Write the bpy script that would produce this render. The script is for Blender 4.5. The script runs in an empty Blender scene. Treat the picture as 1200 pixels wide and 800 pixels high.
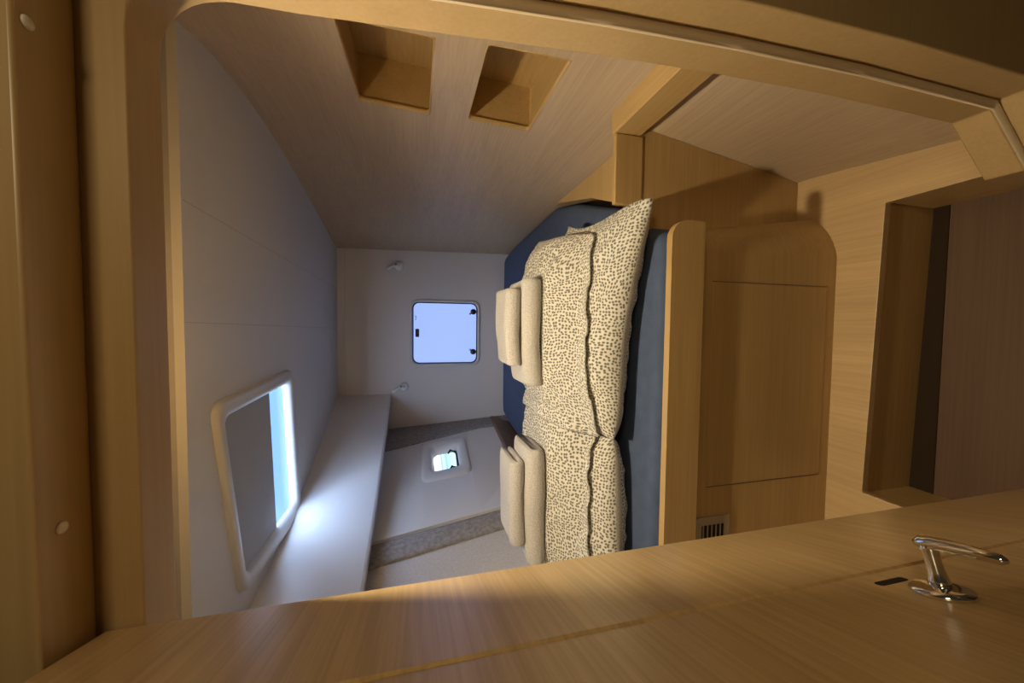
import bpy, bmesh, math, random
from mathutils import Vector, Matrix, noise
from mathutils.geometry import tessellate_polygon

# ------------------------------------------------------------------ camera, world, lights
SC = bpy.context.scene
COL = SC.collection
cam_d = bpy.data.cameras.new('camera')
cam_d.sensor_width = 36.0
cam_d.lens = 13.0
cam_d.clip_start = 0.01
cam = bpy.data.objects.new('camera', cam_d)
COL.objects.link(cam)
PSI, PITCH = math.radians(2.51), math.radians(14.24)
EYE = Vector((0, 0, 1.25))
F = Vector((-math.sin(PSI) * math.cos(PITCH), math.cos(PSI) * math.cos(PITCH), -math.sin(PITCH)))
R = Vector((math.cos(PSI), math.sin(PSI), 0))
U = R.cross(F)
# the photograph was taken with the camera on its side: image right = down, image top = right
cx_, cy_, cz_ = -U, R, -F
cam.matrix_world = Matrix(((cx_.x, cy_.x, cz_.x, EYE.x), (cx_.y, cy_.y, cz_.y, EYE.y),
                           (cx_.z, cy_.z, cz_.z, EYE.z), (0, 0, 0, 1)))
SC.camera = cam

w = bpy.data.worlds.new('world')
SC.world = w
w.use_nodes = True
bgn = w.node_tree.nodes['Background']
bgn.inputs[0].default_value = (1.0, 0.72, 0.42, 1)
bgn.inputs[1].default_value = 0.025

SC.view_settings.view_transform = 'Standard'
SC.view_settings.look = 'None'
SC.view_settings.exposure = 0.0
SC.view_settings.gamma = 1.0
SC.view_settings.use_curve_mapping = False

CABIN_LAMP_W = 60.0
SALOON_W = 3.7
SKY_W = 48.0
SKY2_W = 110.0
HATCH_E, STERN_E, PORT_E = 2.6, 1.0, 1.7

LAMP = Vector((-0.09, 0.65, 1.862))
ld = bpy.data.lights.new('cabin_lamp_light', 'SPOT')
ld.energy = CABIN_LAMP_W
ld.color = (1.0, 0.84, 0.58)
ld.spot_size = math.radians(150)
ld.spot_blend = 0.9
ld.shadow_soft_size = 0.03
lo = bpy.data.objects.new('cabin_lamp_light', ld)
COL.objects.link(lo)
lo.location = LAMP
sd = bpy.data.lights.new('saloon_light', 'AREA')
sd.energy = SALOON_W
sd.color = (1.0, 0.79, 0.48)
sd.size = 0.22
so = bpy.data.objects.new('saloon_light', sd)
COL.objects.link(so)
so.location = (0.48, -0.45, 1.74)
so.rotation_euler = (Vector((-0.2, 0.35, 1.0)) - Vector(so.location)).to_track_quat('-Z', 'Y').to_euler()

# open sky above the ceiling hatch, shining in through its uncovered strip
for name_, watts_, size_, at_, to_ in (('hatch_sky', SKY_W, 0.80, (-0.24, 1.76, 2.14), (-0.56, 1.72, 1.82)),
                                       ('hatch_sky_forward', SKY2_W, 0.70, (-0.80, 1.20, 2.22), (-0.54, 1.72, 1.82))):
    kd = bpy.data.lights.new(name_, 'AREA')
    kd.energy = watts_
    kd.color = (0.50, 0.67, 1.0)
    kd.size = size_
    ko = bpy.data.objects.new(name_, kd)
    COL.objects.link(ko)
    ko.location = at_
    ko.rotation_euler = (Vector(to_) - Vector(at_)).to_track_quat('-Z', 'Y').to_euler()

# ------------------------------------------------------------------ materials
def new_mat(name):
    m = bpy.data.materials.new(name)
    m.use_nodes = True
    nt = m.node_tree
    return m, nt, nt.nodes['Principled BSDF']


def plain(name, col, rough=0.5, metal=0.0, bump=0.0, bscale=200, spec=0.5, vary=0.0):
    m, nt, b = new_mat(name)
    b.inputs['Base Color'].default_value = (*col, 1)
    b.inputs['Roughness'].default_value = rough
    b.inputs['Metallic'].default_value = metal
    b.inputs['Specular IOR Level'].default_value = spec
    if bump or vary:
        tc = nt.nodes.new('ShaderNodeTexCoord')
        nz = nt.nodes.new('ShaderNodeTexNoise')
        nz.inputs['Scale'].default_value = bscale
        nz.inputs['Detail'].default_value = 3
        nt.links.new(tc.outputs['Object'], nz.inputs['Vector'])
        if bump:
            bp = nt.nodes.new('ShaderNodeBump')
            bp.inputs['Strength'].default_value = bump
            bp.inputs['Distance'].default_value = 0.004
            nt.links.new(nz.outputs['Fac'], bp.inputs['Height'])
            nt.links.new(bp.outputs['Normal'], b.inputs['Normal'])
        if vary:
            rp = nt.nodes.new('ShaderNodeValToRGB')
            rp.color_ramp.elements[0].position = 0.3
            rp.color_ramp.elements[1].position = 0.7
            rp.color_ramp.elements[0].color = (*[c * (1 - vary) for c in col], 1)
            rp.color_ramp.elements[1].color = (*[min(1, c * (1 + vary)) for c in col], 1)
            nt.links.new(nz.outputs['Fac'], rp.inputs['Fac'])
            nt.links.new(rp.outputs['Color'], b.inputs['Base Color'])
    return m


def wood(name, axis, light, dark, rough=0.38, planks=0.0, contrast=1.0):
    """fine straight grain running along the local axis (0 x, 1 y, 2 z)"""
    m, nt, b = new_mat(name)
    N, L = nt.nodes, nt.links
    tc = N.new('ShaderNodeTexCoord')

    def streak(along, across, detail):
        mp = N.new('ShaderNodeMapping')
        s = [across] * 3
        s[axis] = along
        mp.inputs['Scale'].default_value = s
        nz = N.new('ShaderNodeTexNoise')
        nz.inputs['Scale'].default_value = 1.0
        nz.inputs['Detail'].default_value = detail
        nz.inputs['Roughness'].default_value = 0.6
        L.new(tc.outputs['Object'], mp.inputs['Vector'])
        L.new(mp.outputs['Vector'], nz.inputs['Vector'])
        return nz.outputs['Fac']
    a = streak(3.0, 150.0, 3)
    c = streak(1.2, 22.0, 2)
    mx = N.new('ShaderNodeMix')
    mx.data_type = 'FLOAT'
    mx.inputs[0].default_value = 0.38
    L.new(a, mx.inputs[2])
    L.new(c, mx.inputs[3])
    src = mx.outputs[0]
    rp = N.new('ShaderNodeValToRGB')
    e = rp.color_ramp.elements
    e[0].position, e[1].position = 0.5 - 0.17 / contrast, 0.5 + 0.17 / contrast
    e[0].color = (*dark, 1)
    e[1].color = (*light, 1)
    L.new(src, rp.inputs['Fac'])
    out = rp.outputs['Color']
    if planks:
        br = N.new('ShaderNodeTexNoise')
        br.inputs['Scale'].default_value = 1.0
        mp = N.new('ShaderNodeMapping')
        s = [9.0, 9.0, 9.0]
        s[axis] = 0.4
        mp.inputs['Scale'].default_value = s
        L.new(tc.outputs['Object'], mp.inputs['Vector'])
        L.new(mp.outputs['Vector'], br.inputs['Vector'])
        hs = N.new('ShaderNodeHueSaturation')
        mr = N.new('ShaderNodeMapRange')
        mr.inputs['From Min'].default_value = 0.3
        mr.inputs['From Max'].default_value = 0.7
        mr.inputs['To Min'].default_value = 1 - planks
        mr.inputs['To Max'].default_value = 1 + planks
        L.new(br.outputs['Fac'], mr.inputs['Value'])
        L.new(mr.outputs['Result'], hs.inputs['Value'])
        L.new(out, hs.inputs['Color'])
        out = hs.outputs['Color']
    L.new(out, b.inputs['Base Color'])
    b.inputs['Roughness'].default_value = rough
    bp = N.new('ShaderNodeBump')
    bp.inputs['Strength'].default_value = 0.06
    bp.inputs['Distance'].default_value = 0.001
    L.new(a, bp.inputs['Height'])
    L.new(bp.outputs['Normal'], b.inputs['Normal'])
    return m


OAK_L, OAK_D = (0.52, 0.35, 0.148), (0.42, 0.272, 0.10)
M_oak_x = wood('oak_grain_across', 0, OAK_L, OAK_D)
M_oak_y = wood('oak_grain_deep', 1, OAK_L, OAK_D)
M_wall = wood('oak_wall_panel', 1, (0.50, 0.385, 0.26), (0.40, 0.30, 0.195), 0.45)  # same oak, cool daylight put into its greyer colour
M_door = wood('oak_door', 0, (0.68, 0.485, 0.235), (0.46, 0.305, 0.128), 0.3)
M_jamb = wood('oak_frame', 0, (.49, .335, .155), (.435, .295, .13), 0.35)
M_floor = wood('oak_step', 1, (0.55, 0.38, 0.19), (0.45, 0.30, 0.14), 0.35, planks=0.10)
M_sole = wood('teak_sole', 0, (0.115, 0.060, 0.027), (0.085, 0.043, 0.018), 0.7, planks=0.12)
M_dkwood = wood('walnut_board', 1, (0.20, 0.13, 0.09), (0.13, 0.08, 0.055), 0.45)
M_white = plain('gelcoat_white', (0.76, 0.745, 0.73), 0.33, bump=0.05, bscale=60)
M_vinyl = plain('stern_panel_white', (0.70, 0.665, 0.64), 0.5, bump=0.12, bscale=350)
M_head = plain('headliner_white', (0.70, 0.685, 0.67), 0.55, bump=0.08, bscale=300)
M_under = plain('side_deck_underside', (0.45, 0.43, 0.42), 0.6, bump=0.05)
M_carpet = plain('hull_fabric_pale', (0.60, 0.575, 0.56), 0.95, bump=0.5, bscale=120, vary=0.08)
M_band = plain('hull_fabric_grey', (0.32, 0.30, 0.29), 0.95, bump=0.6, bscale=60, vary=0.25)
M_plastic = plain('white_plastic', (0.86, 0.86, 0.86), 0.3)
M_frame = plain('window_frame_cream', (0.66, 0.65, 0.62), 0.3)
M_gasket = plain('rubber_gasket', (0.035, 0.035, 0.045), 0.6)
M_black = plain('black_plastic', (0.012, 0.012, 0.015), 0.35)
M_blind = plain('blind_grey', (0.42, 0.42, 0.43), 0.7, bump=0.05, bscale=400)
M_chrome = plain('chrome', (0.85, 0.84, 0.82), 0.09, metal=1.0)
M_dark = plain('dark_recess', (0.006, 0.005, 0.004), 0.7)
M_grille = plain('grille_tan', (0.36, 0.29, 0.20), 0.5)
M_disc = plain('pale_disc', (0.8, 0.72, 0.6), 0.25)
M_sheet = plain('navy_sheet', (0.062, 0.090, 0.165), 0.85, bump=0.25, bscale=25, vary=0.10)


def towel_mat():
    m = plain('towel_terry', (0.60, 0.57, 0.53), 0.95, bump=0.9, bscale=260, vary=0.14)
    b = m.node_tree.nodes['Principled BSDF']
    b.inputs['Sheen Weight'].default_value = 0.3
    return m


M_towel = towel_mat()
M_edge = wood('lit_edge_pale', 2, (.74, .60, .40), (.66, .52, .33), .35)


def emit(name, col, strength):
    m, nt, b = new_mat(name)
    b.inputs['Base Color'].default_value = (*[c * 0.5 for c in col], 1)
    b.inputs['Roughness'].default_value = 0.15
    b.inputs['Emission Color'].default_value = (*col, 1)
    b.inputs['Emission Strength'].default_value = strength
    return m


M_pane_hatch = emit('hatch_daylight_pane', (0.24, 0.50, 1.0), HATCH_E)
_nt = M_pane_hatch.node_tree
_mx = _nt.nodes.new('ShaderNodeMixShader')
_tr = _nt.nodes.new('ShaderNodeBsdfTransparent')
_mx.inputs[0].default_value = 0.5
_nt.links.new(_nt.nodes['Principled BSDF'].outputs[0], _mx.inputs[1])
_nt.links.new(_tr.outputs[0], _mx.inputs[2])
_nt.links.new(_mx.outputs[0], _nt.nodes['Material Output'].inputs[0])
M_pane_stern = emit('stern_milky_pane', (0.35, 0.49, 1.0), STERN_E)


def port_mat():
    m, nt, b = new_mat('hull_port_pane')
    N, L = nt.nodes, nt.links
    uv = N.new('ShaderNodeTexCoord')
    sx = N.new('ShaderNodeSeparateXYZ')
    L.new(uv.outputs['UV'], sx.inputs[0])
    wv = N.new('ShaderNodeValToRGB')
    wv.color_ramp.interpolation = 'B_SPLINE'  # reflection stripes painted into the pane's glow
    els = wv.color_ramp.elements
    els[0].position, els[0].color = 0.0, (0.55, 0.80, 1.0, 1)
    els[1].position, els[1].color = 1.0, (0.85, 0.85, 1.0, 1)
    for p, c in ((0.38, (0.35, 0.72, 0.95, 1)), (0.46, (0.16, 0.33, 0.6, 1)), (0.54, (0.55, 0.8, 1, 1)),
                 (0.62, (0.5, 0.75, 1, 1)), (0.67, (0.12, 0.28, 0.6, 1)), (0.74, (0.8, 0.85, 1, 1))):
        k = els.new(p)
        k.color = c
    L.new(sx.outputs['Y'], wv.inputs['Fac'])
    L.new(wv.outputs['Color'], b.inputs['Emission Color'])
    b.inputs['Emission Strength'].default_value = PORT_E
    b.inputs['Base Color'].default_value = (0.05, 0.06, 0.08, 1)
    b.inputs['Roughness'].default_value = 0.1
    return m


M_pane_port = port_mat()


def pillow_mat():
    m, nt, b = new_mat('spotted_pillowcase')
    N, L = nt.nodes, nt.links
    tc = N.new('ShaderNodeTexCoord')
    nz = N.new('ShaderNodeTexNoise')
    nz.inputs['Scale'].default_value = 7.0
    nz.inputs['Detail'].default_value = 1.0
    L.new(tc.outputs['UV'], nz.inputs['Vector'])
    ad = N.new('ShaderNodeVectorMath')
    ad.operation = 'MULTIPLY_ADD'
    ad.inputs[1].default_value = (0.045, 0.045, 0)
    L.new(nz.outputs['Color'], ad.inputs[0])
    L.new(tc.outputs['UV'], ad.inputs[2])
    vo = N.new('ShaderNodeTexVoronoi')
    vo.voronoi_dimensions = '2D'
    vo.inputs['Scale'].default_value = 95.0
    vo.inputs['Randomness'].default_value = 0.55
    L.new(ad.outputs[0], vo.inputs['Vector'])
    rp = N.new('ShaderNodeValToRGB')
    e = rp.color_ramp.elements
    e[0].position, e[1].position = 0.25, 0.43
    e[0].color = (0.17, 0.155, 0.12, 1)
    e[1].color = (0.70, 0.67, 0.58, 1)
    L.new(vo.outputs['Distance'], rp.inputs['Fac'])
    L.new(rp.outputs['Color'], b.inputs['Base Color'])
    b.inputs['Roughness'].default_value = 0.9
    b.inputs['Sheen Weight'].default_value = 0.15
    n2 = N.new('ShaderNodeTexNoise')
    n2.inputs['Scale'].default_value = 18.0
    L.new(tc.outputs['Object'], n2.inputs['Vector'])
    bp = N.new('ShaderNodeBump')
    bp.inputs['Strength'].default_value = 0.25
    bp.inputs['Distance'].default_value = 0.01
    L.new(n2.outputs['Fac'], bp.inputs['Height'])
    L.new(bp.outputs['Normal'], b.inputs['Normal'])
    return m


M_pillow = pillow_mat()


# ------------------------------------------------------------------ helpers
def obj(name, verts, faces, mat, parent=None, origin=None, smooth=False, bevel=0.0, uvs=None, mats=None, fmat=None):
    """world-space vertices; the object's own origin is `origin` (parts: their thing's origin)"""
    if origin is None:
        origin = parent['_o'] if parent is not None and '_o' in parent else (0, 0, 0)
    o3 = Vector(origin)
    me = bpy.data.meshes.new(name)
    me.from_pydata([tuple(Vector(v) - o3) for v in verts], [], faces)
    bm = bmesh.new()
    bm.from_mesh(me)
    bmesh.ops.remove_doubles(bm, verts=bm.verts, dist=1e-6)
    bmesh.ops.recalc_face_normals(bm, faces=bm.faces)
    bm.to_mesh(me)
    bm.free()
    me.materials.append(mat)
    if smooth:
        for p in me.polygons:
            p.use_smooth = True
    o = bpy.data.objects.new(name, me)
    COL.objects.link(o)
    o.location = o3
    if parent is not None:
        o.parent = parent
        o.location = o3 - Vector(parent['_o'] if '_o' in parent else (0, 0, 0))
    if bevel:
        md = o.modifiers.new('bevel', 'BEVEL')
        md.width = bevel
        md.segments = 3
        md.limit_method = 'ANGLE'
        md.angle_limit = math.radians(40)
        for p in me.polygons:
            p.use_smooth = True
        try:
            me.set_sharp_from_angle(angle=math.radians(40))
        except Exception:
            pass
    return o


def thing(name, label, cat, origin, group=None):
    e = bpy.data.objects.new(name, None)
    COL.objects.link(e)
    e.location = origin
    e.empty_display_size = 0.05
    e['_o'] = list(origin)
    e['label'] = label
    e['category'] = cat
    if group:
        e['group'] = group
    return e


def tag(o, label, cat, group=None):
    o['label'] = label
    o['category'] = cat
    if group:
        o['group'] = group
    return o


def struct(o, label=None):
    o['kind'] = 'structure'
    if label:
        o['label'] = label
        o['category'] = o.name.split('_')[0].split('.')[0]
    return o


def structroot(name, origin, label=None):
    e = bpy.data.objects.new(name, None)
    COL.objects.link(e)
    e.location = origin
    e.empty_display_size = 0.05
    e['_o'] = list(origin)
    return struct(e, label)


def box(a, b):
    x0, y0, z0 = a
    x1, y1, z1 = b
    v = [(x0, y0, z0), (x1, y0, z0), (x1, y1, z0), (x0, y1, z0), (x0, y0, z1), (x1, y0, z1), (x1, y1, z1), (x0, y1, z1)]
    f = [(0, 3, 2, 1), (4, 5, 6, 7), (0, 1, 5, 4), (1, 2, 6, 5), (2, 3, 7, 6), (3, 0, 4, 7)]
    return v, f


def join(*vf):
    V, Fc = [], []
    for v, f in vf:
        k = len(V)
        V += list(v)
        Fc += [tuple(i + k for i in q) for q in f]
    return V, Fc


def loft(loops, cap0=False, cap1=False, closed=True):
    n = len(loops[0])
    V = [p for l in loops for p in l]
    Fc = []
    for i in range(len(loops) - 1):
        for j in range(n if closed else n - 1):
            k = (j + 1) % n
            Fc.append((i * n + j, i * n + k, (i + 1) * n + k, (i + 1) * n + j))
    if cap0:
        Fc.append(tuple(reversed(range(n))))
    if cap1:
        Fc.append(tuple((len(loops) - 1) * n + j for j in range(n)))
    return V, Fc


def tess(loops2d):
    """polygon with holes -> (2d verts, tris)"""
    L3 = [[Vector((p[0], p[1], 0)) for p in l] for l in loops2d]
    tr = tessellate_polygon(L3)
    flat = [(p[0], p[1]) for l in loops2d for p in l]
    return flat, [tuple(t) for t in tr]


def slab_with_hole(loops2d, to3, d0, d1):
    """plate with holes between depths d0 and d1; to3((a, b), d)"""
    flat, tr = tess(loops2d)
    n = len(flat)
    V = [to3(p, d0) for p in flat] + [to3(p, d1) for p in flat]
    Fc = list(tr) + [tuple(i + n for i in reversed(t)) for t in tr]
    k = 0
    for l in loops2d:
        m = len(l)
        for j in range(m):
            a, b = k + j, k + (j + 1) % m
            Fc.append((a, b, b + n, a + n))
        k += m
    return V, Fc


def rrect(x0, y0, x1, y1, r, n=6):
    P = []
    for cx, cy, a0 in ((x1 - r, y1 - r, 0), (x0 + r, y1 - r, 90), (x0 + r, y0 + r, 180), (x1 - r, y0 + r, 270)):
        for i in range(n + 1):
            a = math.radians(a0 + 90 * i / n)
            P.append((cx + r * math.cos(a), cy + r * math.sin(a)))
    return P


def lathe(profile, base, axis, n=24):
    """profile of (radius, height) along axis from base"""
    ax = Vector(axis).normalized()
    t = Vector((0, 0, 1)) if abs(ax.z) < 0.9 else Vector((1, 0, 0))
    e1 = ax.cross(t).normalized()
    e2 = ax.cross(e1)
    loops = []
    for r, h in profile:
        loops.append([Vector(base) + ax * h + (e1 * math.cos(2 * math.pi * i / n) + e2 * math.sin(2 * math.pi * i / n)) * r
                      for i in range(n)])
    return loft(loops, True, True)


def tube(pts, radii, n=12, flat=1.0):
    """rounded bar through points"""
    loops = []
    P = [Vector(p) for p in pts]
    for i, p in enumerate(P):
        d = (P[min(i + 1, len(P) - 1)] - P[max(i - 1, 0)]).normalized()
        t = Vector((0, 0, 1)) if abs(d.z) < 0.9 else Vector((1, 0, 0))
        e1 = d.cross(t).normalized()
        e2 = e1.cross(d)
        loops.append([p + (e1 * math.cos(2 * math.pi * k / n) + e2 * flat * math.sin(2 * math.pi * k / n)) * radii[i]
                      for k in range(n)])
    return loft(loops, True, True)


def lerp(a, b, t):
    return a + (b - a) * t


def interp(tab, x):
    if x <= tab[0][0]:
        return tab[0][1]
    for (x0, y0), (x1, y1) in zip(tab, tab[1:]):
        if x <= x1:
            t = (x - x0) / (x1 - x0)
            return y0 + (y1 - y0) * t
    return tab[-1][1]


def smooth_tab(tab, x):
    """Catmull-Rom through the table"""
    if x <= tab[0][0]:
        return tab[0][1]
    if x >= tab[-1][0]:
        return tab[-1][1]
    for i in range(len(tab) - 1):
        if tab[i][0] <= x <= tab[i + 1][0]:
            x0, y0 = tab[i]
            x1, y1 = tab[i + 1]
            h = x1 - x0
            m0 = (y1 - tab[i - 1][1]) / (x1 - tab[i - 1][0]) if i > 0 else (y1 - y0) / h
            m1 = (tab[i + 2][1] - y0) / (tab[i + 2][0] - x0) if i + 2 < len(tab) else (y1 - y0) / h
            t = (x - x0) / h
            return ((2 * t ** 3 - 3 * t ** 2 + 1) * y0 + (t ** 3 - 2 * t ** 2 + t) * h * m0 +
                    (-2 * t ** 3 + 3 * t ** 2) * y1 + (t ** 3 - t ** 2) * h * m1)


# ------------------------------------------------------------------ the room: walls
YS, ZC, ZB = 2.868, 1.81, 0.60            # stern bulkhead, headliner, berth level
XT = [(0.55, 0.66), (1.06, 0.715), (1.25, 0.752), (1.61, 0.752), (2.02, 0.696), (2.90, 0.531)]     # wall top
XB = [(0.55, 0.605), (1.0, 0.595), (1.3, 0.593), (1.74, 0.597), (2.17, 0.588), (2.90, 0.561)]      # at berth level
XF = [(0.55, 0.446), (0.944, 0.492), (1.4, 0.52), (2.9, 0.52)]                                     # at floor


def wall_x(y, z):
    b = smooth_tab(XB, y)
    if z >= ZB:
        k = max(0.0, 1 - max(0.0, y - 1.25) / 0.8)
        bump = k * k * (3 - 2 * k) * interp([(.60, 0), (.70, .028), (.88, .052), (1.0, .042), (1.2, .024), (1.45, .006), (1.6, 0)], z)
        return b + (smooth_tab(XT, y) - b) * (z - ZB) / (ZC - ZB) + bump
    return lerp(interp(XF, y), b, z / ZB)


CUB = [(0.912, 1.29, 1.213, 1.431), (0.90, 1.27, 0.876, 1.088)]      # y0, y1, z0, z1
ys = sorted(set([0.557 + i * (YS - 0.557) / 40 for i in range(41)] + [0.912, 1.29, 0.90, 1.27]))
zs = sorted(set([-0.02, 0.0, 0.15, 0.3, 0.45, 0.6, 0.7, 0.8, 0.876, 0.95, 1.088, 1.15, 1.213, 1.32, 1.431, 1.55, 1.7, 1.81, 1.92]))
V, Fc, idx = [], [], {}
for i, y in enumerate(ys):
    for j, z in enumerate(zs):
        idx[i, j] = len(V)
        V.append((wall_x(y, z), y, z))
for i in range(len(ys) - 1):
    for j in range(len(zs) - 1):
        ym, zm = (ys[i] + ys[i + 1]) / 2, (zs[j] + zs[j + 1]) / 2
        if any(a < ym < b and c < zm < d for a, b, c, d in CUB):
            continue
        Fc.append((idx[i, j], idx[i + 1, j], idx[i + 1, j + 1], idx[i, j + 1]))
wr = struct(obj('wall_right', V, Fc, M_wall, smooth=True), 'oak veneered right cabin wall with two open cubbies')
wr['_o'] = [0, 0, 0]
for k, (y0, y1, z0, z1) in enumerate(CUB):
    dpt = 0.15

    def p3(yz, d):
        return (wall_x(yz[0], yz[1]) + d, yz[0], yz[1])
    e = 0.0005
    outer = rrect(y0 - 0.003, z0 - 0.003, y1 + 0.003, z1 + 0.003, 0.004)
    outer2 = rrect(y0 - 0.002, z0 - 0.002, y1 + 0.002, z1 + 0.002, 0.006)
    inner = rrect(y0 + 0.001, z0 + 0.001, y1 - 0.001, z1 - 0.001, 0.012)
    inner2 = rrect(y0 + 0.002, z0 + 0.002, y1 - 0.002, z1 - 0.002, 0.012)
    v, f = loft([[p3(q, 0.002) for q in outer], [p3(q, -0.0012) for q in outer2], [p3(q, -0.0015) for q in inner],
                 [p3(q, 0.012) for q in inner2]])
    o = obj('cubby_rim', v, f, M_oak_y, wr, smooth=True)
    # box behind, a little larger than the mouth
    g = 0.010
    loopa = rrect(y0 - g, z0 - g, y1 + g * 0.6, z1 + g, 0.01)
    xb = wall_x((y0 + y1) / 2, (z0 + z1) / 2)
    v, f = loft([[p3(q, 0.010) for q in inner2], [p3(q, 0.010) for q in loopa], [p3(q, dpt) for q in loopa]], cap1=True)
    o = obj('cubby', v, f, M_oak_y, wr)
    o['label'] = ('upper' if k == 0 else 'lower') + ' open oak cubby'

# stern bulkhead, with a hole for its hatch
SH = [(0.192, 1.312), (-0.314, 0.782)]
hole = rrect(-0.296, 0.792, 0.183, 1.300, 0.045)
out = [(0.60, -0.02), (0.60, 1.90), (-0.95, 1.90), (-0.95, -0.02)]
v, f = slab_with_hole([out, hole[::-1]], lambda p, d: (p[0], YS + d, p[1]), 0.0, 0.03)
struct(obj('wall_back', v, f, M_vinyl), 'pale stern bulkhead behind the berth with a square hatch')
# joint strips at the top and left of the stern panel
v, f = join(box((-0.70, YS - 0.006, 1.755), (0.56, YS + 0.005, 1.762)), )
struct(obj('trim_1', v, f, M_vinyl, bevel=0.002))

# headliner
CL = [(0.9, -1.035), (1.05, -1.02), (1.46, -0.967), (1.95, -0.850), (2.4, -0.69), (2.90, -0.505)]   # coaming line
outl = [(interp(XT, 1.09) + 0.02, 1.09)]
yy = [1.085 + i * (2.90 - 1.085) / 24 for i in range(25)]
right = [(smooth_tab(XT, y) + 0.012, y) for y in yy]
left = [(smooth_tab(CL, y) - 0.01, y) for y in reversed(yy)]
HQ = [Vector((-0.230, 1.186, ZC)), Vector((-0.205, 1.854, ZC)), Vector((-0.911, 1.946, ZC)), Vector((-0.884, 1.333, ZC))]


def hq(u, v):       # u 0..1 across (right to left), v 0..1 near to far
    a = HQ[0].lerp(HQ[1], v)
    b = HQ[3].lerp(HQ[2], v)
    return a.lerp(b, u)


def hloop(m, r, z):
    """rounded loop on the hatch quad inset by m (fraction of about 0.68 m)"""
    P = rrect(m, m, 1 - m, 1 - m, r, 6)
    return [(hq(p[0], p[1]).x, hq(p[0], p[1]).y, z) for p in P]


hole = [(p[0], p[1]) for p in hloop(0.05, 0.07, ZC)]
NSEAM = -0.03
v, f = slab_with_hole([right + left, hole], lambda p, d: (p[0], p[1], ZC + d), 0.0, 0.022)
struct(obj('ceiling', v, f, M_head, bevel=0.0), 'white headliner above the berth')
# fine joint between headliner panels
for n_, (xa, xb_) in enumerate(((0.0, -0.03), (0.30, 0.25))):
    v = [(xa - 0.0007, 1.09, ZC - 0.0006), (xa + 0.0007, 1.09, ZC - 0.0006), (xb_ + 0.0007, 2.86, ZC - 0.0006), (xb_ - 0.0007, 2.86, ZC - 0.0006),
         (xa - 0.0007, 1.09, ZC + 0.004), (xa + 0.0007, 1.09, ZC + 0.004), (xb_ + 0.0007, 2.86, ZC + 0.004), (xb_ - 0.0007, 2.86, ZC + 0.004)]
    struct(obj('trim_%d' % (n_ + 2), v, box((0, 0, 0), (1, 1, 1))[1], M_under))
# higher ceiling just inside the doorway
v, f = box((-1.2, 0.50, 1.895), (0.80, 1.10, 1.93))
struct(obj('ceiling_front', v, f, M_head))
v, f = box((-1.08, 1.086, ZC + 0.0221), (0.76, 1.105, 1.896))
struct(obj('trim_4', v, f, M_under))  # greyer colour makes this white edge look less lit

# coaming: the vertical drop at the left of the headliner
ZU = 1.445
yc = [0.56 + i * (2.90 - 0.56) / 30 for i in range(31)]
prof = [(0.0, 1.90), (0.0, ZU + 0.012), (-0.004, ZU + 0.003), (-0.012, ZU), (-0.03, ZU), (-0.03, 1.90)]
v, f = loft([[(smooth_tab(CL, y) + a, y, min(z, 1.90 if y < 1.10 else ZC + .022)) for a, z in prof] for y in yc], True, True)
struct(obj('wall_left_upper', v, f, M_white, smooth=False), 'smooth white coaming panel dropping beside the ceiling hatch')
v = [(smooth_tab(CL, y) - 0.02, y, ZU + 0.02) for y in yc] + [(-1.6, y, ZU + 0.02) for y in yc]
f = [(i, i + 1, i + 32, i + 31) for i in range(30)]
struct(obj('ceiling_left', v, f, M_under))

# hull side: ruled between a bottom and a top line
T0, T1 = Vector((-.80, 2.868, 1.45)), Vector((-1.15, 1.0, 1.45))
B0, B1 = Vector((-.74, 2.868, .58)), Vector((-.95, 1.0, .58))


def hull(s, t, d=0.0):
    p = B0.lerp(B1, s).lerp(T0.lerp(T1, s), t)
    nrm = (B1 - B0).cross(T0 - B0).normalized()
    if nrm.x < 0:
        nrm = -nrm
    return p + nrm * d


def hull_patch(s0, s1, t0, t1, d, ns=10, nt=8, bulge=0.0, taper=0.0):
    loops = []
    V, Fc = [], []
    for i in range(ns + 1):
        for j in range(nt + 1):
            t = lerp(t0, t1, j / nt)
            s = lerp(s0, s1 + taper * (t - .15), i / ns)
            k = bulge * (1 - (2 * i / ns - 1) ** 2)
            V.append(hull(s, t, d + k))
    m = nt + 1
    for i in range(ns):
        for j in range(nt):
            Fc.append((i * m + j, (i + 1) * m + j, (i + 1) * m + j + 1, i * m + j + 1))
    # edges turned back to the hull
    for i in (0, ns):
        k = len(V)
        for j in range(nt + 1):
            t = lerp(t0, t1, j / nt)
            s = lerp(s0, s1 + taper * (t - .15), i / ns)
            V.append(hull(s, t, -0.03))
        for j in range(nt):
            Fc.append((i * m + j, i * m + j + 1, k + j + 1, k + j))
    return V, Fc


v, f = hull_patch(0.60, 1.35, -0.75, 1.03, 0.0)
wl = struct(obj('wall_left', v, f, M_carpet), 'pale fabric lined hull side left of the berth')
# moulded panel that carries the port (a hole is left for the glass)
PS = dict(w=[(0.150, 0.735), (0.150, 0.405), (0.395, 0.42), (0.395, 0.742)], g=[(0.212, 0.655), (0.214, 0.50), (0.376, 0.513), (0.376, 0.655)])


def pq(q, a, b):     # a 0..1 across s, b 0..1 top to bottom (t falling)
    t0_ = lerp(q[0][1], q[1][1], b)
    s0_ = lerp(q[0][0], q[1][0], b)
    t1_ = lerp(q[3][1], q[2][1], b)
    s1_ = lerp(q[3][0], q[2][0], b)
    return lerp(s0_, s1_, a), lerp(t0_, t1_, a)


def ploop(q, m, r, d):
    return [hull(*pq(q, x, y), d) for x, y in rrect(m, m, 1 - m, 1 - m, r, 5)]


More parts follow.
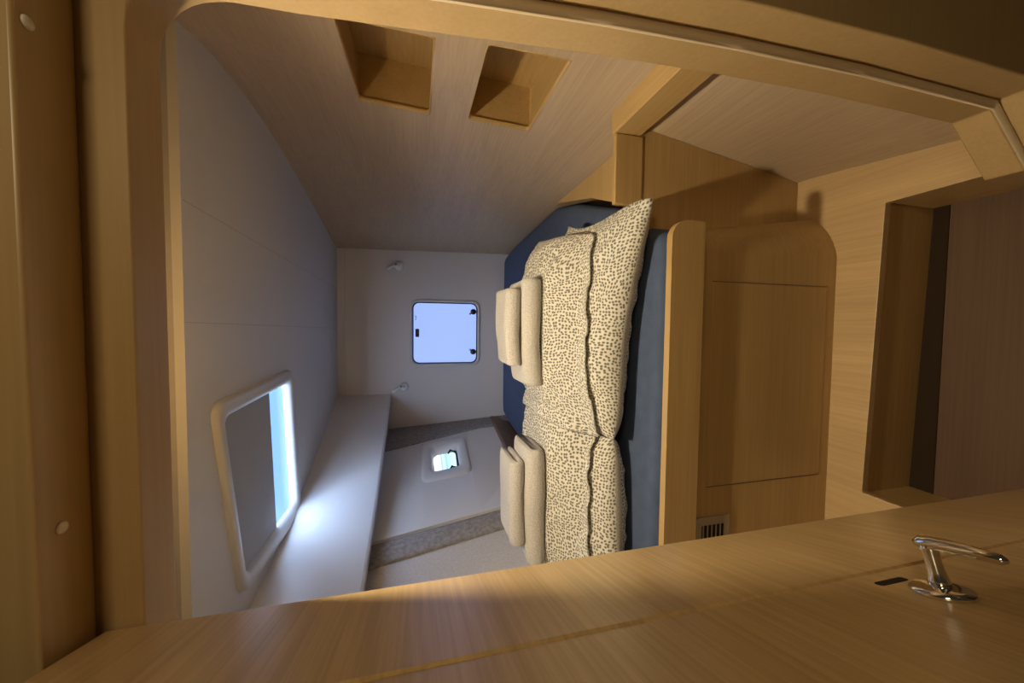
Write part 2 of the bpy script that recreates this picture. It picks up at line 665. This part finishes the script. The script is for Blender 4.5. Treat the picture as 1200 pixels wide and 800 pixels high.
cells = [(0.09, 0.585, 0.738, 1.03), (0.09, 0.585, -0.4, 0.418), (0.09, 0.154, 0.418, 0.738), (0.391, 0.585, 0.418, 0.738)]
parts = []
for s0, s1, t0, t1 in cells:
    parts.append((
        [hull(s0, t0, 0.012), hull(s1, t0, 0.012), hull(s1, t1, 0.012), hull(s0, t1, 0.012)], [(0, 1, 2, 3)]))
ring = loft([[hull(s, t, 0.012) for s, t in ((0.585, 1.03), (0.585, -0.4))], [hull(s, t, 0.020) for s, t in ((0.590, 1.03), (0.590, -0.4))],
             [hull(s, t, 0.020) for s, t in ((0.600, 1.03), (0.600, -0.4))], [hull(s, t, -0.01) for s, t in ((0.604, 1.03), (0.604, -0.4))]], closed=False)
v, f = join(*parts, ring)
o = obj('hull_panel', v, f, M_white, wl)
v, f = hull_patch(-0.03, 0.08, -0.4, 1.03, 0.018, bulge=0.006, taper=.10)
obj('corner_lining', v, f, M_band, wl, smooth=True)['label'] = 'grey fabric corner lining'
v, f = hull_patch(0.604, 0.672, -0.4, 1.03, 0.010, bulge=0.010)
obj('hull_rib', v, f, M_band, wl, smooth=True)['label'] = 'grey fabric covered rib'

# wooden board along the hull at the edge of the berth
loops = []
for s in [i / 10 * 1.0 for i in range(11)]:
    b = B0.lerp(B1, s)
    b = Vector((b.x, b.y - 0.01, 0))
    loops.append([b + Vector((x, 0, z)) for x, z in ((-0.05, 0.44), (0.012, 0.44), (0.022, 0.690), (0.016, 0.70), (-0.06, 0.70), (-0.06, 0.6))])
v, f = loft(loops, True, True)
struct(obj('trim_5', v, f, M_dkwood, bevel=0.0), 'dark wooden board along the hull beside the mattress')

# ------------------------------------------------------------------ front bulkhead and door frame


def arc(cx, cz, r, a0, a1, n=8):
    return [(cx + r * math.cos(math.radians(lerp(a0, a1, i / n))), cz + r * math.sin(math.radians(lerp(a0, a1, i / n)))) for i in range(n + 1)]


A = [(.335, -.30), (.335, .024), (.442, .144), (.4455, .5), (.440, .77), (.430, 1.0), (.414, 1.24), (.404, 1.40)] + \
    arc(.322, 1.474, .08, 0, 90) + arc(-.37, 1.524, .03, 90, 180) + [(-.40, -.30)]
Bq = [(.349, -.30), (.349, .020), (.456, .139), (.460, .5), (.454, .77), (.444, 1.0), (.428, 1.24), (.420, 1.40)] + \
    arc(.376, 1.555, .042, 0, 90) + [(-.43, 1.597), (-.43, -.30)]
big = [(1.3, -.31), (1.3, 2.1), (-1.7, 2.1), (-1.7, -.31)]
# the opening reaches the bottom edge: cut the outline there instead of a hole


def bulk(open_, name, y0, y1, mat, lab=None):
    poly = [(open_[0][0], -.30), (1.3, -.30), (1.3, 2.1), (-1.7, 2.1), (-1.7, -.30), (open_[-1][0], -.30)] + open_[::-1][1:-1]
    v, f = slab_with_hole([poly], lambda p, d: (p[0], d, p[1]), y0, y1)
    return struct(obj(name, v, f, mat, bevel=0.003), lab)


bulk(A, 'wall_front', 0.500, 0.557, M_jamb, 'oak door surround with rounded corners framing the berth cabin')
bulk(Bq, 'wall_front_outer', 0.436, 0.4998, M_jamb)

# lit edge of the opening put into a paler wood strip, standing slightly proud of the reveal
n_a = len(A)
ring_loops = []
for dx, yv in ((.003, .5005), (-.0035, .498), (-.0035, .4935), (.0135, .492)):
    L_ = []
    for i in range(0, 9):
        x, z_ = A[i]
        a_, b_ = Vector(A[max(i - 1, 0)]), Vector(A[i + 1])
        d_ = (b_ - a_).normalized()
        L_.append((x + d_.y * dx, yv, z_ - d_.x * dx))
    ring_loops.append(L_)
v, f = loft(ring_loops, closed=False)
struct(obj('trim_7', v, f, M_edge, smooth=True), 'lit edge in paler wood colour along the right side of the door opening')

# small pale discs on the underside of the door head
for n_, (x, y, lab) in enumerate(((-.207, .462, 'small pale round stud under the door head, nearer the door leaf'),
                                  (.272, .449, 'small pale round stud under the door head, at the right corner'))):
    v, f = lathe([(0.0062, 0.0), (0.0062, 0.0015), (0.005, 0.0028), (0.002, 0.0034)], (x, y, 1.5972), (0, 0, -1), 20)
    tag(obj('disc', v, f, M_disc, origin=(x, y, 1.597), smooth=True), lab, 'disc', 'discs under the door head')

# ------------------------------------------------------------------ floor and well
WELL = [(-.472, .772), (-.472, .557), (.353, .557), (.350, .752)]
fl = [(0.60, 0.5565), (0.60, 1.10), (-1.1, 1.10), (-1.1, 0.5565), (-.472, .5565), (-.472, .772), (.350, .752), (.353, .5565)]
v, f = slab_with_hole([fl], lambda p, d: (p[0], p[1], d), 0.0, -0.022)
struct(obj('floor', v, f, M_floor, bevel=0.0015), 'oak floor ledge around the sunken well at the berth foot')
ZW = -0.205
wl_ = [(-.476, .776), (-.476, .30), (.357, .30), (.354, .756)]
v = [(x, y, -0.021) for x, y in wl_] + [(x, y, ZW) for x, y in wl_]
f = [(0, 1, 5, 4), (2, 3, 7, 6), (3, 0, 4, 7)]
struct(obj('wall_well', v, f, M_oak_x), 'oak riser of the sunken floor well')
v, f = box((-1.7, -0.8, ZW - 0.02), (1.3, 0.80, ZW))
struct(obj('floor_well', v, f, M_sole), 'dark brown sole boards of the sunken well')
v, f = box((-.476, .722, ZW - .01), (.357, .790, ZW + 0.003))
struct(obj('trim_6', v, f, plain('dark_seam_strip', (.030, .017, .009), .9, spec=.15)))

# ------------------------------------------------------------------ the door leaf
ang = math.radians(-73)
door = structroot('door_1', (-.345, .498, 0), 'oak door leaf standing open at the left, with chrome lever handle')
door.rotation_euler = (0, 0, ang)
door['_o'] = [0, 0, 0]       # its parts are written in door space
pf = [(0.0, -0.004), (0.004, 0.0), (.196, 0), (.199, -.0022), (.203, -.0022), (.206, 0), (.66, 0), (.66, -.03), (0, -.03)]
v, f = loft([[(x, y, z) for x, y in pf] for z in (-.195, 1.586)], True, True)
obj('door_panel', v, f, M_door, door)
kx, kz = .2255, .741
v, f = slab_with_hole([rrect(kx - .0045, kz - .021, kx + .0045, kz + .021, .0035)], lambda p, d: (p[0], d, p[1]), -.002, .0006)
obj('keyhole', v, f, M_dark, door)['label'] = 'narrow black keyhole slot'
hx, hz = .2635, .731
v, f = lathe([(0.024, 0), (0.025, .002), (0.024, .005), (.020, .007), (.011, .0085)], (hx, 0.0, hz), (0, 1, 0), 32)
rose = obj('handle', v, f, M_chrome, door, smooth=True)
rose['label'] = 'chrome lever door handle'
rose['_o'] = [0, 0, 0]
v, f = lathe([(.0095, .006), (.0085, .012), (.0068, .022), (.0065, .032), (.0075, .040), (.0085, .046), (.006, .049)], (hx, 0, hz), (0, 1, 0), 20)
obj('handle_stem', v, f, M_chrome, rose, smooth=True)
lv = [(hx - .010, .0455, hz + .003), (hx - .004, .0475, hz + .002), (hx + .012, .048, hz + .002), (hx + .034, .0475, hz + .003), (hx + .054, .046, hz + .004), (hx + .058, .0455, hz + .004)]
v, f = tube(lv, [.003, .0068, .0070, .0058, .0048, .002], 14)
obj('handle_lever', v, f, M_chrome, rose, smooth=True)

# ------------------------------------------------------------------ windows
# ceiling hatch
w1 = structroot('window_1', tuple(hq(.5, .5)), 'white framed ceiling hatch with half drawn grey blind and bright daylight strip')
z = ZC
v, f = loft([hloop(-0.005, 0.08, z + .001), hloop(0.0, 0.08, z - .012), hloop(0.015, 0.075, z - .017), hloop(0.05, 0.06, z - .016),
             hloop(0.075, 0.05, z - .008), hloop(0.085, 0.045, z + .012), hloop(0.087, 0.045, z + .0165)])
obj('window_frame', v, f, M_frame, w1, smooth=True)
bl = [(-.250, 1.225), (-.255, 1.632), (-.870, 1.690), (-.885, 1.330)]
v = [(x, y, z + .008) for x, y in bl] + [(x, y, z + .0105) for x, y in bl]
obj('blind', v, box((0, 0, 0), (1, 1, 1))[1], M_blind, w1)['label'] = 'grey roller blind drawn over most of the hatch'
v = [hq(-.0 + a, b) for a, b in ((.03, .03), (.03, .97), (.97, .97), (.97, .03))]
v = [(p.x, p.y, z + .017) for p in v]
obj('pane', v, [(0, 1, 2, 3)], M_pane_hatch, w1)

# stern hatch
w2 = structroot('window_2', (-.06, YS, 1.045), 'square stern hatch with milky bright pane and two black catches')


def sl(m, r, d):
    return [(x, YS + d, z_) for x, z_ in rrect(-.314 + m, .782 + m, .192 - m, 1.312 - m, r, 8)]


v, f = loft([sl(0, .06, 0.002), sl(.002, .06, -.008), sl(.010, .055, -.012), sl(.018, .05, -.010), sl(.022, .045, .004)])
obj('window_frame', v, f, M_frame, w2, smooth=True)
v, f = loft([sl(.021, .046, .002), sl(.023, .044, -.004), sl(.027, .042, -.004), sl(.029, .042, .008)])
obj('gasket', v, f, M_gasket, w2, smooth=True)
v, f = loft([sl(.026, .042, .006), sl(.026, .042, .010)], True, True)
obj('pane', v, f, M_pane_stern, w2)
for xx, sg in ((.105, -1), (-.205, 1)):
    v, f = lathe([(.020, 0), (.022, .006), (.022, .018), (.018, .024)], (xx, YS + .006, .835), (0, -1, 0), 20)
    c = obj('catch', v, f, M_black, w2, smooth=True)
    c['_o'] = list(w2['_o'])
    c['label'] = 'black round catch'
    v, f = tube([(xx, YS - .012, .842), (xx + sg * .018, YS - .010, .862), (xx + sg * .022, YS - .008, .868)], [.009, .009, .006], 12)
    obj('catch_lever', v, f, M_chrome, c, smooth=True)
v, f = join(box((-.092, YS - .016, 1.243), (-.030, YS + .008, 1.270)))
h = obj('hinge', v, f, M_black, w2, bevel=.006)
h['label'] = 'black friction hinge block'
v, f = tube([(.034, YS - .004, 1.268), (.060, YS - .006, 1.264), (.072, YS - .004, 1.272)], [.003, .0045, .003], 10)
obj('hinge_pin', v, f, M_chrome, w2, smooth=True)

# port in the hull side
w3 = structroot('window_3', tuple(hull(.27, .57)), 'small port in the hull side with moulded white surround')
q = PS['w']
g = PS['g']
v, f = loft([ploop(q, -0.035, .14, .008), ploop(q, -0.005, .14, .020), ploop(q, .03, .13, .023), ploop(q, .13, .13, .022), ploop(q, .19, .12, .012), ploop(q, .24, .12, -.035)])
obj('window_frame', v, f, M_white, w3, smooth=True)
v, f = loft([ploop(g, -.24, .16, -.035), ploop(g, -.17, .15, -.016), ploop(g, -.09, .13, -.014), ploop(g, -.03, .12, -.033)])
obj('glass_rim', v, f, M_gasket, w3, smooth=True)
lp = [(a, b) for a, b in rrect(-.25, -.25, 1.25, 1.25, .1, 2)]
v = [hull(*pq(g, a, b), -.030) for a, b in lp]
o = obj('pane', v, [tuple(range(len(v)))], M_pane_port, w3)
uvl = o.data.uv_layers.new(name='UVMap')
vm = {}
for li, l in enumerate(o.data.loops):
    co = o.data.vertices[l.vertex_index].co + Vector(w3['_o'])
    best = min(range(len(v)), key=lambda i_: (Vector(v[i_]) - co).length)
    uvl.data[li].uv = (lp[best][0], 1 - lp[best][1])
for a in (.06, .72):
    p0 = hull(*pq(g, a, 1.05), -.012)
    p1 = hull(*pq(g, a + .02, .80), .006)
    p2 = hull(*pq(g, a + .14, .68), .008)
    v, f = tube([p0, p1, p2], [.009, .008, .005], 10)
    obj('latch', v, f, M_black, w3, smooth=True)['label'] = 'black latch lever'

# coat hooks on the stern bulkhead
for x, zz, sg, lab in ((.430, 1.385, -1, 'small white hook on the stern bulkhead, right of the square hatch'),
                       (-.462, 1.350, -1, 'small white hook on the stern bulkhead, left of the square hatch')):
    t = thing('wall_hook', lab, 'hook', (x, YS, zz), 'white hooks on the stern bulkhead')
    v, f = lathe([(.030, 0), (.032, .006), (.027, .014), (.010, .018)], (x, YS, zz), (0, -1, 0), 22)
    obj('base', v, f, M_plastic, t, smooth=True)
    v, f = tube([(x, YS - .012, zz), (x + .002, YS - .036, zz + .026), (x - .024, YS - .044, zz + .072), (x - .032, YS - .042, zz + .086)],
                [.010, .012, .013, .008], 12)
    obj('arm', v, f, M_plastic, t, smooth=True)
    v, f = lathe([(.006, 0), (.0055, .003)], (x + .006, YS - .0445, zz + .022), (0, -1, 0), 12)
    obj('screw', v, f, M_black, t)

# ------------------------------------------------------------------ the berth
berth = thing('berth', 'oak berth base with raised front board and vent grille', 'berth', (-.3, 1.0, 0))
# front panel with a rounded vertical corner that turns back to the locker
pl = [(-1.0, .868)] + [(.20, .868)] + [(.20 + .085 * math.sin(math.radians(a)), .953 - .085 * math.cos(math.radians(a))) for a in range(10, 91, 10)] + [(.285, 1.02)]
inn = [(x - 0.0, y + .02) if i < 2 else (x - .015, y + .012) for i, (x, y) in enumerate(pl)]
ring_ = pl + inn[::-1]
lo_ = []
for z_, fl_ in ((0.0005, 1.0), (.10, .80), (.20, .60), (.30, .40), (.40, .20), (.50, 0.0), (.515, 0.0)):
    lo_.append([(x + fl_ * .075 * max(0, min(1, (x - .13) / .155)) ** 1.5, y + fl_ * .02 * max(0, (x - .20) / .085), z_) for x, y in ring_])
v, f = loft(lo_, True, True)
o = obj('front_panel', v, f, M_oak_x, berth, smooth=True)
o.data.set_sharp_from_angle(angle=math.radians(35))
# access panel let into the front
v, f = join(box((-.452, .8668, .035), (.128, .872, .452)))
obj('access_panel', v, f, M_oak_x, berth, bevel=.0015)
for xg in (.130, -.454):
    v, f = box((xg - .0010, .8668, .035), (xg + .0010, .870, .455))
    obj('panel_joint', v, f, M_dkwood, berth)
# raised front board (lee board) with a rounded end
lee = [(-1.0, .502), (.285, .502)] + arc(.235, .555, .050, 0, 90, 10) + [(-1.0, .605)]
v, f = slab_with_hole([lee], lambda p, d: (p[0], d, p[1]), .846, .8678)
obj('lee_board', v, f, M_oak_x, berth, bevel=.004)
# bed board under the mattress
bb = [(.20, .888), (.28, .95), (.30, 1.02), (.50, 1.04), (.50, 2.85), (-.74, 2.85), (-.95, 1.0), (-.99, .888)]
v, f = slab_with_hole([bb], lambda p, d: (p[0], p[1], d), .42, .44)
obj('bed_board', v, f, M_oak_x, berth)
# vent grille on the front panel
gx0, gx1, gz0, gz1 = -.665, -.540, .372, .486
v, f = slab_with_hole([rrect(gx0, gz0, gx1, gz1, .006), rrect(gx0 + .018, gz0 + .018, gx1 - .024, gz1 - .018, .002)[::-1]],
                      lambda p, d: (p[0], d, p[1]), .8635, .8685)
gr = obj('vent_grille', v, f, M_grille, berth)
gr['_o'] = list(berth['_o'])
gr['label'] = 'small tan vent grille'
v, f = box((gx0 + .017, .8665, gz0 + .017), (gx1 - .023, .8682, gz1 - .017))
obj('vent_recess', v, f, M_dark, gr)
for i in range(5):
    zz = gz0 + .030 + i * .0145
    v, f = box((gx0 + .017, .8642, zz - .0014), (gx1 - .023, .8678, zz + .0014))
    obj('vent_slat', v, f, M_grille, gr)

# corner locker to the right of the mattress, with its L-shaped rail
lk = thing('corner_locker', 'oak corner locker filling the space between mattress and right wall', 'locker', (.45, 1.0, 0))


def wl_in(y, z_):
    return wall_x(y, z_) - .0015


cols = []
for z_ in (0.001, .15, .3, .45, .60, .61):
    cols.append([(.262, 1.0, z_), (wl_in(1.0, z_), 1.0, z_), (wl_in(1.018, z_), 1.018, z_), (.262, 1.018, z_)])
v, f = loft(cols, True, True)
obj('front_panel', v, f, M_oak_x, lk)
tp = [(.31, 1.004), (wl_in(1.004, .6), 1.004), (wl_in(1.3, .6), 1.3), (wl_in(1.72, .6), 1.72), (.50, 1.34), (.40, 1.10)]
v, f = slab_with_hole([tp], lambda p, d: (p[0], p[1], d), .580, .598)
obj('top', v, f, M_oak_x, lk)
v, f = box((.362, .9965, .600), (.566, 1.014, .690))
obj('cross_rail', v, f, M_oak_x, lk, bevel=.003)
# rail along the right wall
rl = thing('wall_rail', 'flat oak rail running along the right wall from locker to door frame', 'rail', (.585, .8, .61))
loops = []
for i in range(9):
    y = lerp(.56, 1.014, i / 8)
    xo = .568
    loops.append([(xo, y, .610), (xo, y, .690), (xo + .004, y, .694), (wl_in(y, .694), y, .694), (wl_in(y, .610), y, .610)])
v, f = loft(loops, True, True)
obj('rail_board', v, f, M_oak_y, rl)

# mattress
mo = [(-.99, .8905), (-.6, .8905), (-.2, .8905), (.10, .8905), (.22, .8905), (.262, .905), (.279, .940), (.282, .985), (.345, 1.035), (.392, 1.11), (.45, 1.28), (.53, 1.50), (.588, 1.74),
      (.575, 2.2), (.556, 2.60), (.535, 2.80), (.50, 2.855), (.2, 2.862), (-.2, 2.862), (-.60, 2.862), (-.685, 2.84), (-.713, 2.75), (-.78, 2.2), (-.85, 1.6), (-.93, 1.0)]
cxm, cym = -.15, 1.85


def inset(P, d):
    out_ = []
    n = len(P)
    for i in range(n):
        a, b, c = Vector(P[i - 1]), Vector(P[i]), Vector(P[(i + 1) % n])
        n1 = Vector((-(b - a).y, (b - a).x)).normalized()
        n2 = Vector((-(c - b).y, (c - b).x)).normalized()
        nn = (n1 + n2).normalized()
        out_.append((b.x + nn.x * d, b.y + nn.y * d))
    return out_


dirn = 1
lps = []
for ins, z_ in ((.020, .441), (.004, .452), (0, .475), (0, .560), (.004, .577), (.013, .590), (.026, .598), (.045, .600)):
    lps.append([(x, y, z_) for x, y in inset(mo, ins)])
v, f = loft(lps, True, True)
mat_o = obj('mattress', v, f, M_sheet, origin=(-.15, 1.85, .441), smooth=True)
tag(mat_o, 'mattress in a navy blue fitted sheet filling the berth', 'mattress')


# ------------------------------------------------------------------ pillows
def ridged(p, f_, seed):
    return 1 - abs(noise.noise(Vector((p[0] * f_, p[1] * f_, seed))) * 2)


def pillow(label, cx, cy, zb, Lx, Wy, T, rz, corners, seed, ramp=None, wr=0.010, flange=None):
    nu, nv = 88, 64
    V, UV, Fc = [], [], []
    ca, sa = math.cos(rz), math.sin(rz)
    for side in (1, -1):
        for j in range(nv + 1):
            for i in range(nu + 1):
                u, v_ = -1 + 2 * i / nu, -1 + 2 * j / nv
                ex = max(0.0, 1 - abs(u) ** 3.6)
                ey = max(0.0, 1 - abs(v_) ** 3.4)
                h = T / 2 * (ex ** .52) * (ey ** .50)
                if flange and u > .55:
                    q = (u - .55) / .45
                    h = max(h, flange * (q * q * (3 - 2 * q)) * max(0, 1 - abs(v_) ** 5) ** .5)
                x = Lx / 2 * u * (1 - .030 * (1 - v_ * v_) - .045 * abs(v_) ** 7)
                y = Wy / 2 * v_ * (1 - .05 * (1 - u * u) - .06 * abs(u) ** 7)
                # wrinkles: radiate from the ends, weaker on the belly
                p = (x * 1.6 + y * .5, y * 1.1 - x * .35)
                fold = max(0.0, 1 - abs(noise.noise(Vector(((x + y * .9) * 11, (x - y) * 2.6, seed + 20)))) * 3.2)
                k = fold * .75 + ridged((p[0] + .3, p[1]), 15, seed + 3) * .35 - .4
                amp = wr * (0.6 + 0.4 * max(abs(u), abs(v_)) ** 2) * (ex * ey) ** .8
                lump = noise.noise(Vector((x * 4, y * 4, seed + 7))) * .012 * min(1, ex * ey * 3)
                zz = side * h + (side * k * amp) + lump
                # seam wobble
                zz += (1 - min(1, ex * ey * 4)) * noise.noise(Vector((x * 7, y * 7, seed + 11))) * .005
                dx = dy = dz = 0
                for (su, sv), (a, b, c) in corners.items():
                    wgt = (max(0, (1 + su * u) / 2) ** 3) * (max(0, (1 + sv * v_) / 2) ** 3)
                    dx += a * wgt
                    dy += b * wgt
                    dz += c * wgt
                lx, ly = x + dx, y + dy
                X = cx + lx * ca - ly * sa
                Y = cy + lx * sa + ly * ca
                Z = zb + T * .46 + zz + dz
                if ramp:
                    Z += ramp(X, Y)
                V.append([X, Y, Z, side])
                UV.append((x + side * .0 + seed * .37, y + (0 if side > 0 else .9)))
    n = (nu + 1) * (nv + 1)
    for s in (0, 1):
        sg = 1 if s == 0 else -1
        for i in range(nu + 1):
            acc = [0.0]
            for j in range(nv):
                a_, b_ = V[s * n + j * (nu + 1) + i], V[s * n + (j + 1) * (nu + 1) + i]
                acc.append(acc[-1] + math.dist(a_[:3], b_[:3]))
            for j in range(nv + 1):
                q_ = s * n + j * (nu + 1) + i
                UV[q_] = (UV[q_][0], (acc[j] - acc[nv // 2]) * sg + (0 if s == 0 else 1.0) + seed)
        for j in range(nv + 1):
            acc = [0.0]
            for i in range(nu):
                a_, b_ = V[s * n + j * (nu + 1) + i], V[s * n + j * (nu + 1) + i + 1]
                acc.append(acc[-1] + math.dist(a_[:3], b_[:3]))
            for i in range(nu + 1):
                q_ = s * n + j * (nu + 1) + i
                UV[q_] = (acc[i] - acc[nu // 2] + seed * .37, UV[q_][1])

    def idx_(s, i, j):
        if s and (i in (0, nu) or j in (0, nv)):
            s = 0
        return s * n + j * (nu + 1) + i
    for s in (0, 1):
        for j in range(nv):
            for i in range(nu):
                q_ = (idx_(s, i, j), idx_(s, i + 1, j), idx_(s, i + 1, j + 1), idx_(s, i, j + 1))
                Fc.append(q_ if s == 0 else q_[::-1])
    return V, UV, Fc


def build_pillow(label, floor_fn, *a, press=(), **k):
    V, UV, Fc = pillow(label, *a, **k)
    W = []
    for X, Y, Z, s in V:
        fl_ = floor_fn(X, Y)
        lift = .010 if s > 0 else .003
        if Z < fl_ + lift:
            Z = fl_ + lift
        for x0, x1, y0, y1, zp in press:
            ox = max(0, x0 - X, X - x1) / .05
            oy = max(0, y0 - Y, Y - y1) / .05
            lim = zp + .03 * (ox * ox + oy * oy)
            if Z > lim:
                Z = lim - (Z - lim) * -.0
        W.append((X, Y, Z))
    og = (a[0], a[1], a[2])
    me = bpy.data.meshes.new('pillow')
    me.from_pydata([tuple(Vector(p) - Vector(og)) for p in W], [], Fc)
    ul = me.uv_layers.new(name='UVMap')
    for l in me.loops:
        ul.data[l.index].uv = UV[l.vertex_index]
    me.materials.append(M_pillow)
    for p in me.polygons:
        p.use_smooth = True
    o_ = bpy.data.objects.new('pillow', me)
    COL.objects.link(o_)
    o_.location = og
    tag(o_, label, 'pillow', 'spotted pillows on the berth')
    # drop the unused rim copies
    bm = bmesh.new()
    bm.from_mesh(me)
    bmesh.ops.delete(bm, geom=[v_ for v_ in bm.verts if not v_.link_faces], context='VERTS')
    bm.to_mesh(me)
    bm.free()
    # height field of its top for whatever lies on it
    top = {}
    for X, Y, Z in W:
        key = (round(X / .012), round(Y / .012))
        top[key] = max(top.get(key, -9), Z)

    def topz(x, y):
        b = -9
        for i in (-1, 0, 1):
            for j in (-1, 0, 1):
                b = max(b, top.get((round(x / .012) + i, round(y / .012) + j), -9))
        return b
    return o_, topz


def bed_floor(x, y):
    if y > .886:
        return .600
    return .606 if y > .84 else .55


_, top_rl = build_pillow('spotted pillow lying on the mattress, bottom of the right stack', bed_floor,
                         -.003, 1.186, .600, .68, .44, .155, math.radians(-2),
                         {(1, -1): (.035, -.085, -.030), (1, 1): (.055, -.03, .012), (-1, -1): (-.005, .0, .01)}, 1.3, wr=.022, flange=.022)
_, top_ll = build_pillow('spotted pillow lying on the mattress, bottom of the left stack beside the door leaf', bed_floor,
                         -.622, 1.190, .600, .57, .44, .145, math.radians(1),
                         {(1, -1): (.0, .03, .0), (1, 1): (0, 0, 0)}, 5.1, wr=.022)


def droop(x, y):
    return -.098 * (max(0, 1.25 - y) / .22) ** 1.6


def under1(x, y):
    return max(.60, top_ll(x, y))


def under2(x, y):
    return max(.60, top_rl(x, y), top_ll(x, y), top_lu(x, y))


_, top_lu = build_pillow('spotted pillow on top of the left stack, under two folded towels', under1,
                         -.565, 1.268, .690, .68, .50, .165, math.radians(2),
                         {(1, 1): (.0, .02, -.02), (1, -1): (-.02, .03, -.02)}, 8.7, ramp=droop, wr=.022, press=[(-.83, -.41, 1.17, 1.40, .826)])
_, top_ru = build_pillow('spotted pillow on top of the right stack, under two folded towels', under2,
                         .000, 1.258, .700, .64, .48, .165, math.radians(-1),
                         {(1, 1): (.03, .0, -.01), (1, -1): (-.02, .02, -.005), (-1, -1): (-.03, -.02, .0)}, 12.9, ramp=droop, wr=.030, flange=.012, press=[(-.215, .17, 1.19, 1.41, .840)])


# ------------------------------------------------------------------ towels: a thick strip folded into a U, open to the back
def towel(label, x0, x1, yf, yb, zb, H, seed, sag=0.0, rz=0.0, base=None):
    """x0 > x1 ends, yf front fold, yb open back edge"""
    hh = H / 4
    D = yb - yf
    c = []
    nst = 8
    for i in range(nst + 1):
        c.append((yb - (D - H * .25) * i / nst, hh, (0, -1)))
    for i in range(1, 10):
        a = math.radians(-90 - 180 * i / 10)
        c.append((yf + H * .25 + hh * math.cos(a), 2 * hh + hh * math.sin(a), (math.cos(a), math.sin(a))))
    for i in range(nst + 1):
        c.append((yf + H * .25 + (D - H * .25) * i / nst, 3 * hh, (0, 1)))
    loops = []
    N = 44
    for k in range(N + 1):
        s = k / N
        # ends packed tighter for the rounding
        s = .5 - .5 * math.cos(math.pi * s)
        x = lerp(x0, x1, s)
        d = min(abs(x - x0), abs(x - x1))
        r = .016
        e = hh * (.96 if d >= r else (.25 + .71 * math.sqrt(max(0, 1 - (1 - d / r) ** 2))))
        up, dn = [], []
        m = len(c)
        for i, (y, z_, nn) in enumerate(c):
            tcap = min(i, m - 1 - i)
            ee = e * (1 if tcap >= 1 else .55)
            wob = noise.noise(Vector((x * 7, y * 9, seed))) * .007 + noise.noise(Vector((x * 20, z_ * 20, seed + 2))) * .0016
            zz = z_ + (sag * ((s - .5) * 2) ** 2 if False else 0)
            yy_ = y + noise.noise(Vector((x * 5, seed, 0))) * .006
            up.append((x, yy_ + nn[0] * (ee + wob), zz + nn[1] * (ee + wob)))
            dn.append((x, yy_ - nn[0] * ee * .97, zz - nn[1] * ee * .97))
        loops.append(up + dn[::-1])
    v, f = loft(loops, True, True)
    cx, cy = (x0 + x1) / 2, (yf + yb) / 2
    ca, sa = math.cos(rz), math.sin(rz)
    out_ = []
    for x, y, z_ in v:
        x2 = cx + (x - cx) * ca - (y - cy) * sa
        y2 = cy + (x - cx) * sa + (y - cy) * ca
        s = (x - x0) / (x1 - x0)
        drop = sag * max(0, (s - .55) / .45) ** 2
        out_.append((x2, y2, zb + z_ - drop))
    o_ = obj('folded_towel', out_, f, M_towel, origin=(cx, cy, zb), smooth=True)
    return tag(o_, label, 'towel', 'folded towels on the pillows')


towel('large folded grey towel lying on the top right pillow', .160, -.205, 1.195, 1.40, .842, .068, 2.0, sag=.012, rz=math.radians(1))
towel('small folded grey towel on the larger one, right pillow stack', .128, -.135, 1.215, 1.385, .910, .056, 4.0, sag=.010, rz=math.radians(-1))
towel('large folded grey towel lying on the top left pillow', -.425, -.815, 1.175, 1.385, .828, .066, 6.0, sag=.004, rz=math.radians(2))
towel('small folded grey towel on the larger one, left pillow stack', -.465, -.755, 1.195, 1.37, .894, .054, 9.0, sag=.004, rz=math.radians(1))

# ------------------------------------------------------------------ cabin lamp on the ceiling just inside the door
t = thing('ceiling_lamp', 'small round ceiling lamp just inside the door head', 'lamp', (LAMP.x, LAMP.y, 1.895))
v, f = lathe([(.045, 0), (.046, .006), (.040, .014), (.034, .016)], (LAMP.x, LAMP.y, 1.8952), (0, 0, -1), 28)
obj('lamp_housing', v, f, M_plastic, t, smooth=True)
v, f = lathe([(.032, .0161), (.030, .018)], (LAMP.x, LAMP.y, 1.8952), (0, 0, -1), 28)
obj('lens', v, f, emit('lamp_lens', (1.0, .75, .42), 1.5), t, smooth=True)

for o_ in list(bpy.data.objects):
    if '_o' in o_:
        del o_['_o']
